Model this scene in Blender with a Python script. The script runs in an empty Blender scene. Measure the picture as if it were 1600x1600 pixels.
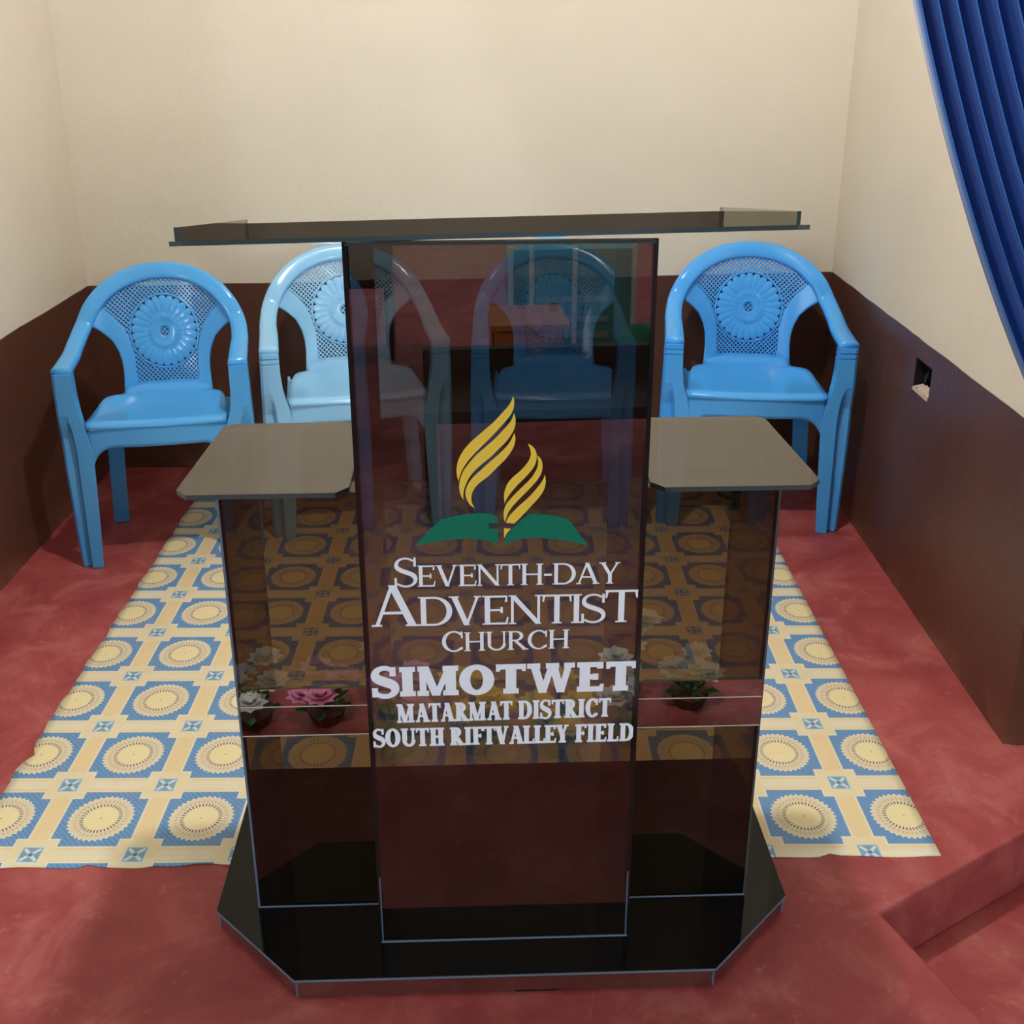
import bpy, bmesh, math, random
from mathutils import Vector, Matrix
random.seed(7)
R = math.radians
scn = bpy.context.scene
col = scn.collection

# ------------------------------------------------------------------ camera
CX, CY, FPX, PITCH, YAW, ROLL, EYE = 782.987, 649.306, 1672.05, .3464, -.0116, .0056, 1.45
cam_d = bpy.data.cameras.new('camera'); cam = bpy.data.objects.new('camera', cam_d); col.objects.link(cam)
cam_d.sensor_width = 36; cam_d.sensor_fit = 'HORIZONTAL'; cam_d.lens = 36*FPX/1600
cam_d.shift_x = (800-CX)/1600; cam_d.shift_y = -(800-CY)/1600
cam_d.clip_start = .02
def ray(px, py):
    a, b = px-CX, py-CY
    c, s = math.cos(ROLL), math.sin(ROLL)
    a, b = a*c-b*s, a*s+b*c
    x, u, d = a/FPX, -b/FPX, 1.
    cp, sp = math.cos(PITCH), math.sin(PITCH)
    y, z = d*cp+u*sp, -d*sp+u*cp
    c, s = math.cos(YAW), math.sin(YAW)
    return Vector((c*x+s*y, -s*x+c*y, z))
fw = ray(CX, CY).normalized()
rt = (ray(CX+100, CY)-ray(CX, CY)).normalized()
up = rt.cross(fw)
m = Matrix((rt, up, -fw)).transposed().to_4x4(); m.translation = (0, 0, EYE)
cam.matrix_world = m
scn.camera = cam

# ------------------------------------------------------------------ light and exposure
scn.view_settings.view_transform = 'Standard'; scn.view_settings.look = 'None'
scn.view_settings.gamma = 1; scn.view_settings.exposure = 0.16; scn.view_settings.use_curve_mapping = False
w = bpy.data.worlds.new('sky'); scn.world = w; w.use_nodes = True
w.node_tree.nodes['Background'].inputs[0].default_value = (.62, .78, 1, 1)
w.node_tree.nodes['Background'].inputs[1].default_value = .6
LAMP = Vector((.02, 1.80, 2.78)); LAMP_W = 110
NAVE_Y0, NAVE_Z, NAVE_H, NAVE_X = -6.2, -.146, 3.2, 3.2
CEIL = 2.85
def area(name, loc, rot, sx, sy, watts, colr):
    d = bpy.data.lights.new(name, 'AREA'); d.shape = 'RECTANGLE'; d.size = sx; d.size_y = sy
    d.energy = watts; d.color = colr
    o = bpy.data.objects.new(name, d); col.objects.link(o); o.location = loc; o.rotation_euler = rot
    return o
WINS = [(-1, -.7), (1, -.7), (-1, -3.8), (1, -3.8)]         # invented side windows that carry the hall daylight, far pair set stronger by eye
for sx, wy in WINS:
    area('added_window_%s_%s_offscreen' % ('left' if sx < 0 else 'right', 'near' if wy > -2 else 'far'), (sx*(NAVE_X+.10), wy, 1.55), (0, R(90)*sx, 0), 1.1, 1.3, 24 if wy > -2 else 185, (.84, .92, 1))

# ------------------------------------------------------------------ node helpers
class NT:
    def __init__(s, name):
        s.m = bpy.data.materials.new(name); s.m.use_nodes = True
        s.t = s.m.node_tree; s.t.nodes.clear()
        s.out = s.n('ShaderNodeOutputMaterial')
    def n(s, t, **k):
        nd = s.t.nodes.new(t)
        for a, b in k.items(): setattr(nd, a, b)
        return nd
    def l(s, a, b): s.t.links.new(a, b)
    def put(s, v, sock):
        if hasattr(v, 'links'): s.l(v, sock)
        else: sock.default_value = v
    def math(s, op, a, b=None, clamp=False):
        nd = s.n('ShaderNodeMath', operation=op, use_clamp=clamp); s.put(a, nd.inputs[0])
        if b is not None: s.put(b, nd.inputs[1])
        return nd.outputs[0]
    def mix(s, f, a, b):
        nd = s.n('ShaderNodeMix', data_type='RGBA'); s.put(f, nd.inputs[0])
        s.put(a if hasattr(a, 'links') else (*a, 1)[:4], nd.inputs[6]); s.put(b if hasattr(b, 'links') else (*b, 1)[:4], nd.inputs[7])
        return nd.outputs[2]
    def coord(s, kind='Object'):
        return s.n('ShaderNodeTexCoord').outputs[kind]
    def noise(s, scale, detail=4, vec=None, rough=.55, dist=0):
        nd = s.n('ShaderNodeTexNoise'); nd.inputs['Scale'].default_value = scale; nd.inputs['Detail'].default_value = detail
        nd.inputs['Roughness'].default_value = rough; nd.inputs['Distortion'].default_value = dist
        if vec is not None: s.l(vec, nd.inputs['Vector'])
        return nd.outputs['Fac']
    def ramp(s, v, lo, hi):
        nd = s.n('ShaderNodeMapRange'); s.put(v, nd.inputs[0]); nd.inputs[1].default_value = lo; nd.inputs[2].default_value = hi
        return nd.outputs[0]
    def bump(s, h, dist, strength=1):
        nd = s.n('ShaderNodeBump'); nd.inputs['Distance'].default_value = dist; nd.inputs['Strength'].default_value = strength
        s.l(h, nd.inputs['Height']); return nd.outputs[0]
    def pbr(s, colr, rough=.5, bump=None, spec=.5, metal=0, **k):
        b = s.n('ShaderNodeBsdfPrincipled')
        s.put(colr if hasattr(colr, 'links') else (*colr, 1)[:4], b.inputs['Base Color']); s.put(rough, b.inputs['Roughness'])
        b.inputs['Specular IOR Level'].default_value = spec; b.inputs['Metallic'].default_value = metal
        for a, v in k.items(): s.put(v, b.inputs[a.replace('_', ' ')])
        if bump is not None: s.l(bump, b.inputs['Normal'])
        s.l(b.outputs[0], s.out.inputs[0]); return s.m
def srgb(r, g, b):
    f = lambda c: (c/255/12.92) if c/255 <= .04045 else ((c/255+.055)/1.055)**2.4
    return (f(r), f(g), f(b))

def plain(name, c, rough=.5, spec=.5, var=.0, vs=20, metal=0, **k):
    t = NT(name)
    if var:
        nz = t.noise(vs, 4, t.coord())
        c = t.mix(nz, tuple(x*(1-var) for x in c), tuple(min(1, x*(1+var)) for x in c))
    return t.pbr(c, rough, None, spec, metal, **k)

def wall_mat(name, base, slope, axis):
    # cream paint over a brown dado whose upper edge runs at  base + slope*axis, cut in by hand
    t = NT(name); co = t.coord(); sp = t.n('ShaderNodeSeparateXYZ'); t.l(co, sp.inputs[0])
    z = sp.outputs[2]; a = sp.outputs[axis]
    wob = t.math('MULTIPLY', t.math('SUBTRACT', t.noise(7, 2, co), .5), .008)
    line = t.math('ADD', t.math('ADD', t.math('MULTIPLY', a, slope), base), wob)
    dado = t.ramp(t.math('SUBTRACT', line, z), -.0015, .0015)
    n1 = t.noise(2.2, 5, co); n2 = t.noise(9, 6, co, .65); n3 = t.noise(60, 3, co)
    cream = t.mix(n1, srgb(214, 203, 184), srgb(222, 212, 195))
    cream = t.mix(t.math('MULTIPLY', n2, .35), cream, srgb(208, 194, 173))
    scuff = t.ramp(n2, .60, .78)
    brown = t.mix(n1, srgb(78, 48, 37), srgb(96, 61, 48))
    brown = t.mix(t.math('MULTIPLY', scuff, .45), brown, srgb(112, 78, 58))
    low = t.math('MULTIPLY', t.ramp(z, .09, .0), t.ramp(n2, .42, .62))        # chipped plaster along the floor
    brown = t.mix(t.math('MULTIPLY', low, .55), brown, srgb(140, 96, 72))
    c = t.mix(dado, cream, brown)
    rough = t.math('SUBTRACT', .75, t.math('MULTIPLY', dado, .40))
    h = t.math('ADD', t.math('MULTIPLY', n1, 1.0), t.math('ADD', t.math('MULTIPLY', n2, .25), t.math('MULTIPLY', n3, .02)))
    return t.pbr(c, rough, t.bump(h, .02, .5), .4)

def floor_mat():
    t = NT('red_cement'); co = t.coord()
    n1 = t.noise(1.6, 5, co, .6, .4); n2 = t.noise(7, 6, co, .65, .6); n3 = t.noise(28, 5, co, .7); n4 = t.noise(150, 2, co)
    c = t.mix(t.ramp(n1, .3, .7), srgb(136, 55, 58), srgb(166, 76, 76))
    c = t.mix(t.math('MULTIPLY', t.ramp(n2, .48, .70), .65), c, srgb(188, 112, 106))       # worn dusty patches
    c = t.mix(t.math('MULTIPLY', t.ramp(n2, .46, .30), .45), c, srgb(116, 44, 48))
    c = t.mix(t.math('MULTIPLY', t.ramp(n3, .60, .74), .5), c, srgb(196, 132, 116))
    c = t.mix(t.math('MULTIPLY', t.ramp(t.noise(95, 2, co), .77, .80), .55), c, srgb(214, 160, 140))      # specks of plaster
    sp = t.n('ShaderNodeSeparateXYZ'); t.l(co, sp.inputs[0])
    rough = t.math('ADD', .40, t.math('MULTIPLY', n2, .25))
    h = t.math('ADD', t.math('MULTIPLY', n2, .6), t.math('MULTIPLY', n3, .15))
    return t.pbr(c, rough, t.bump(h, .006, .6), .35)

def rug_mat(per):
    t = NT('printed_vinyl'); co = t.coord('Object')
    sp = t.n('ShaderNodeSeparateXYZ'); t.l(co, sp.inputs[0])
    M = t.math
    fr = lambda v: M('SUBTRACT', M('FRACT', M('ADD', M('DIVIDE', v, per), 100.5)), .5)
    x, y = fr(sp.outputs[0]), fr(sp.outputs[1]); ax, ay = M('ABSOLUTE', x), M('ABSOLUTE', y)
    step = lambda v, a, e=.006: t.ramp(v, a-e, a+e)        # 0 below a, 1 above
    mx_ = M('MAXIMUM', ax, ay); mn_ = M('MINIMUM', ax, ay)
    r = M('SQRT', M('ADD', M('MULTIPLY', x, x), M('MULTIPLY', y, y))); th = M('ARCTAN2', y, x)
    tooth = M('ABSOLUTE', M('SUBTRACT', M('MULTIPLY', M('FRACT', M('MULTIPLY', M('ADD', th, 7), 36/6.28318)), 2), 1))
    nz = t.noise(3.0, 4, co); nf = t.noise(120, 3, co)
    cream = t.mix(nz, srgb(224, 211, 182), srgb(234, 224, 202))
    gold = t.mix(nf, srgb(226, 200, 150), srgb(234, 211, 168))
    # long stripes
    grain = M('FRACT', M('MULTIPLY', ay, 26))
    c = t.mix(M('MULTIPLY', step(M('ABSOLUTE', M('SUBTRACT', grain, .5)), .40, .05), .25), cream, srgb(190, 166, 120))
    c = t.mix(M('MULTIPLY', step(ay, .44), 1), gold, c)
    c = t.mix(step(ay, .405), gold, c)
    # corner platform (stepped square) around the little flower tile
    dx, dy = M('SUBTRACT', .5, ax), M('SUBTRACT', .5, ay); dm = M('MAXIMUM', dx, dy)
    c = t.mix(step(dm, .205), t.mix(nf, srgb(226, 207, 166), srgb(234, 217, 181)), c)
    # blue field with notched corners, pale rim
    a1 = M('SUBTRACT', 1, step(mx_, .405)); b1 = M('SUBTRACT', 1, step(mn_, .300)); fld = M('MULTIPLY', a1, b1)
    a2 = M('SUBTRACT', 1, step(mx_, .390)); b2 = M('SUBTRACT', 1, step(mn_, .287)); fld2 = M('MULTIPLY', a2, b2)
    hatch = M('ABSOLUTE', M('SUBTRACT', M('FRACT', M('MULTIPLY', M('ADD', x, y), 17)), .5))
    blue = t.mix(M('MULTIPLY', step(hatch, .30, .06), .6), srgb(110, 151, 196), srgb(86, 124, 168))
    c = t.mix(fld, c, srgb(232, 228, 208)); c = t.mix(fld2, c, blue)
    # medallion
    rim = M('ADD', .292, M('MULTIPLY', tooth, .030))
    c = t.mix(M('SUBTRACT', 1, step(M('SUBTRACT', r, rim), .006, .004)), c, srgb(228, 220, 194))
    c = t.mix(M('SUBTRACT', 1, step(M('SUBTRACT', r, rim), -.012, .006)), c, srgb(222, 206, 174))
    d1 = M('MULTIPLY', step(M('ABSOLUTE', M('SUBTRACT', r, .245)), .012), 1)
    c = t.mix(M('MULTIPLY', M('SUBTRACT', 1, d1), M('MULTIPLY', step(tooth, .65, .1), .55)), c, srgb(150, 132, 118))
    c = t.mix(M('SUBTRACT', 1, step(r, .205)), c, srgb(230, 216, 182))
    d2 = M('SUBTRACT', 1, step(M('ABSOLUTE', M('SUBTRACT', r, .188)), .018))
    c = t.mix(M('MULTIPLY', d2, step(tooth, .55, .1)), c, srgb(104, 92, 92))
    c = t.mix(M('SUBTRACT', 1, step(r, .160, .012)), c, t.mix(nf, srgb(230, 213, 160), srgb(238, 223, 178)))
    c = t.mix(M('SUBTRACT', 1, step(r, .008, .003)), c, srgb(150, 128, 80))
    # small flower tile at the crossings
    c = t.mix(M('SUBTRACT', 1, step(dm, .108)), c, srgb(206, 216, 214))
    c = t.mix(M('SUBTRACT', 1, step(dm, .094)), c, srgb(122, 156, 182))
    ee = M('ABSOLUTE', M('SUBTRACT', dx, dy))
    c = t.mix(M('MULTIPLY', M('SUBTRACT', 1, step(dm, .082)), M('SUBTRACT', 1, step(ee, .022, .01))), c, srgb(212, 222, 222))
    c = t.mix(M('SUBTRACT', 1, step(dm, .022)), c, srgb(84, 118, 152))
    # wear
    c = t.mix(M('MULTIPLY', t.ramp(t.noise(5, 6, co, .7), .56, .8), .4), c, srgb(186, 160, 130))
    h = t.noise(4, 3, co)
    return t.pbr(c, .42, t.bump(h, .012, .5), .4)

def thin_glass(name, tint, r0, ior=1.5, dirt=.0):
    # flat tinted pane: light that passes is coloured by the pane, the rest is mirrored (stronger at grazing angles)
    t = NT(name)
    tr = t.n('ShaderNodeBsdfTransparent'); tr.inputs[0].default_value = (*[math.sqrt(c) for c in tint], 1)
    gl = t.n('ShaderNodeBsdfGlossy'); gl.inputs['Roughness'].default_value = .012; gl.inputs[0].default_value = (1, .97, .93, 1)
    fr = t.n('ShaderNodeFresnel'); fr.inputs[0].default_value = ior
    gm = t.n('ShaderNodeNewGeometry')
    f = t.math('ADD', fr.outputs[0], r0, True)
    f = t.math('MULTIPLY', f, t.math('SUBTRACT', 1, gm.outputs['Backfacing']))
    mx = t.n('ShaderNodeMixShader'); t.l(f, mx.inputs[0]); t.l(tr.outputs[0], mx.inputs[1]); t.l(gl.outputs[0], mx.inputs[2])
    o = mx.outputs[0]
    if dirt:
        df = t.n('ShaderNodeBsdfDiffuse'); df.inputs[0].default_value = (.5, .47, .42, 1)
        m2 = t.n('ShaderNodeMixShader'); co = t.coord()
        t.l(t.math('MULTIPLY', t.ramp(t.noise(6, 6, co, .7), .4, .8), dirt), m2.inputs[0]); t.l(o, m2.inputs[1]); t.l(df.outputs[0], m2.inputs[2]); o = m2.outputs[0]
    t.l(o, t.out.inputs[0]); return t.m

def plastic(name, c1, c2):
    t = NT(name); co = t.coord()
    c = t.mix(t.noise(5, 3, co), c1, c2)
    return t.pbr(c, .17, None, .5, 0)

MAT = dict(
    floor=floor_mat(), rug=rug_mat(.1961),
    wb=wall_mat('wall_paint_back', .676, .0166, 0), wl=wall_mat('wall_paint_left', .653, 0, 1), wr=wall_mat('wall_paint_right', .694, 0, 1),
    plaster=plain('ceiling_plaster', srgb(214, 202, 176), .8, .2, .05, 3),
    nave=plain('nave_plaster', srgb(150, 184, 182), .7, .3, .08, 3),
    teal=plain('teal_paint', srgb(84, 160, 168), .5, .4, .1, 3),
    white=plain('white_paint', srgb(225, 228, 228), .4, .4),
    glass=thin_glass('bronze_glass', (.115, .10, .09), .095, dirt=.008),
    wing_glass=thin_glass('dark_bronze_glass', (.15, .11, .07), .015, dirt=.006),
    table_glass=thin_glass('tabletop_glass', (.06, .05, .04), .07, 1.5, dirt=.012),
    lip_glass=thin_glass('clear_grey_glass', (.42, .42, .36), .05),
    edge=plain('glass_edge', (.045, .06, .062), .12, .6),
    edge_dark=plain('dark_glass_edge', (.006, .007, .008), .15, .6),
    black=plain('black_glass', (.003, .003, .004), .05, .22),
    mirror=thin_glass('mirror_strip_glass', (.06, .04, .03), .32),
    bead=plain('silicone_bead', srgb(88, 104, 126), .3, .5),
    brightedge=plain('polished_edge', srgb(205, 200, 205), .1, .8, metal=.6),
    vinyl_white=plain('white_lettering', srgb(226, 228, 240), .5, .3),
    vinyl_yellow=plain('yellow_lettering', srgb(222, 186, 66), .5, .3),
    vinyl_green=plain('green_lettering', srgb(0, 104, 82), .5, .3),
    blue1=plastic('blue_plastic', (.075, .36, .78), (.085, .39, .82)),
    blue2=plastic('pale_blue_plastic', (.27, .56, .84), (.29, .59, .87)),
    blue4=plastic('bright_blue_plastic', (.065, .37, .88), (.075, .40, .92)),
    curtain=None,
    boxblack=plain('box_black', (.008, .008, .008), .6, .3, .5, 30),
    rawplaster=plain('raw_plaster', srgb(190, 172, 158), .9, .1, .2, 60),
    wood=plain('orange_wood', srgb(196, 116, 56), .45, .4, .2, 6),
    darkwood=plain('dark_pew_wood', srgb(44, 28, 24), .4, .4, .2, 6),
    pink=plain('pink_petals', srgb(255, 160, 205), .6, .2, .15, 30), yellow=plain('yellow_petals', srgb(255, 205, 70), .6, .2, .15, 30),
    wpetal=plain('white_petals', srgb(240, 238, 240), .6, .2, .05, 30), leaf=plain('leaf_green', srgb(64, 130, 60), .5, .3, .3, 30),
    pot=plain('clay_brown', srgb(100, 60, 44), .6, .3, .1, 10), green=plain('green_cloth', srgb(10, 130, 96), .7, .2, .1, 10),
)
def curtain_mat():
    t = NT('blue_satin'); co = t.coord()
    n = t.noise(300, 2, co)
    return t.pbr(t.mix(n, srgb(36, 98, 184), srgb(44, 110, 198)), .42, None, .5, 0, Sheen_Weight=.25)
MAT['curtain'] = curtain_mat()
def lamp_mat():
    t = NT('lamp_glow'); e = t.n('ShaderNodeEmission'); e.inputs[0].default_value = (1, .985, .955, 1)
    rr = .055; e.inputs[1].default_value = LAMP_W/(4*math.pi*math.pi*rr*rr)
    t.l(e.outputs[0], t.out.inputs[0]); return t.m
MAT['glow'] = lamp_mat()

# ------------------------------------------------------------------ mesh helpers
def obj(name, verts, faces, mat, parent=None, smooth=False, mats=None, mi=None, mw=None):
    me = bpy.data.meshes.new(name); me.from_pydata([tuple(v) for v in verts], [], faces)
    for mm in (mats or [mat]): me.materials.append(MAT[mm])
    if mi: me.polygons.foreach_set('material_index', mi)
    if smooth: me.polygons.foreach_set('use_smooth', [True]*len(me.polygons))
    me.update()
    o = bpy.data.objects.new(name, me); col.objects.link(o)
    if parent: o.parent = parent
    return o
def tag(o, label=None, cat=None, group=None, kind=None):
    if label: o['label'] = label
    if cat: o['category'] = cat
    if group: o['group'] = group
    if kind: o['kind'] = kind
    return o
def empty(name, loc=(0, 0, 0), rz=0):
    o = bpy.data.objects.new(name, None); col.objects.link(o); o.location = loc; o.rotation_euler = (0, 0, rz); o.empty_display_size = .1
    return o
class MB:
    def __init__(s): s.v, s.f, s.m = [], [], []
    def add(s, vs, fs, mi=0):
        b = len(s.v); s.v += [tuple(v) for v in vs]; s.f += [tuple(i+b for i in f) for f in fs]; s.m += [mi]*len(fs); return s
    def box(s, x0, x1, y0, y1, z0, z1, mi=0):
        return s.add([(x, y, z) for z in (z0, z1) for y in (y0, y1) for x in (x0, x1)],
                     [(0, 2, 3, 1), (4, 5, 7, 6), (0, 1, 5, 4), (2, 6, 7, 3), (0, 4, 6, 2), (1, 3, 7, 5)], mi)
    def prism(s, pts, fn, mi=0, side=None):
        # pts: 2D ccw outline; fn(p, k) -> 3D for k=0 (back) / 1 (front)
        n = len(pts); vs = [fn(p, 0) for p in pts]+[fn(p, 1) for p in pts]
        s.add(vs, [tuple(range(n-1, -1, -1)), tuple(range(n, 2*n))], mi); b = len(s.v)-2*n
        sd = mi if side is None else side
        for i in range(n):
            j = (i+1) % n; s.f.append((b+i, b+j, b+n+j, b+n+i)); s.m.append(sd)
        return s
    def tube(s, path, r, seg=8, cap=True):
        path = [Vector(p) for p in path]; n = len(path); b = len(s.v)
        rs = r if isinstance(r, (list, tuple)) else [r]*n
        nrm = None
        for i, p in enumerate(path):
            T = (path[min(i+1, n-1)]-path[max(i-1, 0)]).normalized()
            if nrm is None: nrm = T.orthogonal().normalized()
            nrm = (nrm-T*nrm.dot(T)).normalized(); bn = T.cross(nrm)
            for k in range(seg):
                a = 2*math.pi*k/seg; s.v.append(tuple(p+(nrm*math.cos(a)+bn*math.sin(a))*rs[i]))
        for i in range(n-1):
            for k in range(seg):
                s.f.append((b+i*seg+k, b+i*seg+(k+1) % seg, b+(i+1)*seg+(k+1) % seg, b+(i+1)*seg+k)); s.m.append(0)
        if cap:
            s.f.append(tuple(b+k for k in range(seg-1, -1, -1))); s.f.append(tuple(b+(n-1)*seg+k for k in range(seg))); s.m += [0, 0]
        return s
    def build(s, name, mat, parent=None, smooth=False, mats=None):
        return obj(name, s.v, s.f, mat, parent, smooth, mats, s.m if mats else None)
def grid(nu, nv, fn):
    vs = [fn(i/(nu-1), j/(nv-1)) for j in range(nv) for i in range(nu)]
    fs = [(j*nu+i, j*nu+i+1, (j+1)*nu+i+1, (j+1)*nu+i) for j in range(nv-1) for i in range(nu-1)]
    return vs, fs
def solid(o, th, off=0):
    md = o.modifiers.new('thickness', 'SOLIDIFY'); md.thickness = th; md.offset = off; return o
def bevel(o, wd, seg=2, ang=40):
    md = o.modifiers.new('bevel', 'BEVEL'); md.width = wd; md.segments = seg; md.limit_method = 'ANGLE'; md.angle_limit = R(ang); return o
def interp(tab, x):
    if x <= tab[0][0]: return tab[0][1]
    for (a, b), (c, d) in zip(tab, tab[1:]):
        if x <= c: return b+(d-b)*(x-a)/(c-a)
    return tab[-1][1]
def catmull(pts, n):
    pts = [Vector(p) for p in pts]; out = []
    for i in range(len(pts)-1):
        p0 = pts[max(i-1, 0)]; p1 = pts[i]; p2 = pts[i+1]; p3 = pts[min(i+2, len(pts)-1)]
        for k in range(n):
            t = k/n
            out.append(.5*((2*p1)+(p2-p0)*t+(2*p0-5*p1+4*p2-p3)*t*t+(3*p1-p0-3*p2+p3)*t**3))
    out.append(pts[-1]); return out

# ------------------------------------------------------------------ the setting
XL, XR, YB, YF = -1.4136, 1.0512, 3.4842, 1.934
T = .18
# raised red floor with the notched step at the right
plan = [(-NAVE_X, .55), (1.0, .55), (.729, 1.244), (.638, 1.466), (1.40, 1.913), (1.44, YF), (XR+.02, YF), (XR+.02, YB+.02), (XL-.02, YB+.02), (XL-.02, YF), (-NAVE_X, YF)]
mb = MB().prism(plan, lambda p, k: (p[0], p[1], 0 if k else NAVE_Z))
o = tag(mb.build('floor', 'floor'), kind='structure'); bevel(o, .006, 2)
tag(MB().box(-NAVE_X, NAVE_X, NAVE_Y0, YF, NAVE_Z-.1, NAVE_Z).build('floor_nave', 'floor'), kind='structure')
def wall(name, mat, vs_fn, nu, nv, th, off):
    v, f = grid(nu, nv, vs_fn); o = tag(obj(name, v, f, mat, smooth=False), kind='structure'); return o
tag(MB().box(XL-T, XR+T, YB, YB+T, -.2, CEIL).build('wall_back', 'wb'), kind='structure')
tag(MB().box(XL-T, XL, YF, YB, -.2, CEIL).build('wall_left', 'wl'), kind='structure')
# right wall around the open socket hole
HY0, HY1, HZ0, HZ1, HD = 2.570, 2.682, .562, .644, .055
mb = MB()
def quad(y0, y1, z0, z1): mb.box(XR, XR+T, y0, y1, z0, z1)
quad(YF, HY0, -.2, CEIL); quad(HY1, YB, -.2, CEIL); quad(HY0, HY1, -.2, HZ0); quad(HY0, HY1, HZ1, CEIL)
mb.box(XR+HD, XR+T, HY0, HY1, HZ0, HZ1)
tag(mb.build('wall_right', 'wr'), kind='structure')
tag(MB().box(XL-T, XR+T, YF, YB+T, CEIL, CEIL+.1).build('ceiling', 'plaster'), kind='structure')
# the hall in front of the platform (seen only in the glass)
nv = MB()
nv.box(-NAVE_X-T, XL-T, YF, YF+T, -.2, NAVE_H); nv.box(XR+T, NAVE_X+T, YF, YF+T, -.2, NAVE_H); nv.box(XL-T, XR+T, YF, YF+.12, CEIL, NAVE_H)
tag(nv.build('wall_front', 'plaster'), kind='structure')
for sx, nm in ((-1, 'wall_nave_left'), (1, 'wall_nave_right')):
    nb = MB(); a, b = sorted((sx*NAVE_X, sx*(NAVE_X+T)))
    ys = [NAVE_Y0]
    for yy in sorted(wy for s_, wy in WINS if s_ == sx): ys += [yy-.65, yy+.65]
    ys.append(YF)
    for i in range(len(ys)-1):
        if i % 2 == 0: nb.box(a, b, ys[i], ys[i+1], -.2, NAVE_H)
        else: nb.box(a, b, ys[i], ys[i+1], -.2, 1.0); nb.box(a, b, ys[i], ys[i+1], 2.1, NAVE_H)
    tag(nb.build(nm, 'nave'), kind='structure')
for k, (sx, wy) in enumerate(WINS):
    fb = MB(); a, b = sorted((sx*(NAVE_X+.02), sx*(NAVE_X+.06)))
    for yy in (-.65, -.02, .61): fb.box(a, b, wy+yy, wy+yy+.04, 1.0, 2.1)
    for zz in (1.0, 1.53, 2.06): fb.box(a, b, wy-.65, wy+.65, zz, zz+.04)
    tag(fb.build('added_window_%d' % (k+1), 'white'), kind='structure')
tag(MB().box(-NAVE_X-T, NAVE_X+T, NAVE_Y0-T, NAVE_Y0, -.2, NAVE_H).build('wall_nave_rear', 'teal'), kind='structure')
tag(MB().box(-NAVE_X-T, NAVE_X+T, NAVE_Y0-T, YF+T, NAVE_H, NAVE_H+.1).build('ceiling_nave', 'plaster'), kind='structure')
db = MB(); dx0, dx1 = .75, 1.75
d = tag(MB().box(dx0, dx1, NAVE_Y0, NAVE_Y0+.04, NAVE_Z, 1.9).build('door_1', 'nave'), kind='structure')
for a, b, c, e in ((dx0-.07, dx0, NAVE_Z, 1.97), (dx1, dx1+.07, NAVE_Z, 1.97), (dx0, dx1, 1.9, 1.97), (dx0+.46, dx0+.54, NAVE_Z, 1.9)):
    MB().box(a, b, NAVE_Y0, NAVE_Y0+.07, c, e).build('door_frame', 'white', d)
for k in range(5): MB().box(dx0, dx1, NAVE_Y0+.04, NAVE_Y0+.06, k*.36, k*.36+.05).build('door_rail', 'white', d)

# ------------------------------------------------------------------ lamp under the ceiling
lp = tag(empty('ceiling_lamp_offscreen', (LAMP.x, LAMP.y, NAVE_H)), 'round bare bulb on a short cord under the ceiling', 'lamp')
MB().tube([(0, 0, 0), (0, 0, -.02)], .05, 20).build('ceiling_rose', 'white', lp)
MB().tube([(0, 0, -.02), (0, 0, LAMP.z-NAVE_H+.09)], .004, 6).build('cord', 'boxblack', lp)
MB().tube([(0, 0, LAMP.z-NAVE_H+.10), (0, 0, LAMP.z-NAVE_H+.05)], .018, 12).build('socket', 'white', lp)
vs, fs = grid(24, 13, lambda a, b: (.055*math.sin(math.pi*b)*math.cos(2*math.pi*a), .055*math.sin(math.pi*b)*math.sin(2*math.pi*a), LAMP.z-NAVE_H+.055*math.cos(math.pi*b)))
obj('bulb_offscreen', vs, fs, 'glow', lp, True)

# ------------------------------------------------------------------ printed vinyl mat
RYAW = .0084
rug = empty('vinyl_mat', (-.5963*math.cos(RYAW)-1.7004*math.sin(RYAW), -.5963*math.sin(RYAW)+1.7004*math.cos(RYAW), 0), RYAW)
tag(rug, 'cream and blue printed vinyl mat with sunflower medallions on the red floor', 'mat')
u0, u1, v0, v1 = -1.0188+.5963, .8077+.5963, 1.5805-1.7004, 3.36-1.7004
NU, NV = 90, 80
def rugp(a, b):
    x = u0+(u1-u0)*a; y = v0+(v1-v0)*b
    edge = math.exp(-b*60)
    y += edge*(.002*math.sin(x*17)+.0015*math.sin(x*41+1)+.015*(x-.5)) 
    x += (math.exp(-a*120)*(.0022*math.sin(y*31)+.0018*math.sin(y*77)) if a < .1 else 0)
    if a < .06: x += math.exp(-a*120)*.016*math.exp(-((y-.20)/.018)**2)
    for ex, wd, dp in ((-.17, .012, .010), (.04, .03, .004), (1.20, .015, .008), (-.05, .02, .006)):
        y += edge*dp*math.exp(-((x-ex)/wd)**2)
    z = .0024+edge*.002*max(0, math.sin(x*13+.5))
    return (x, y, z)
vs, fs = grid(NU, NV, rugp)
solid(obj('printed_sheet', vs, fs, 'rug', rug, True), .0022, -1)

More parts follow.
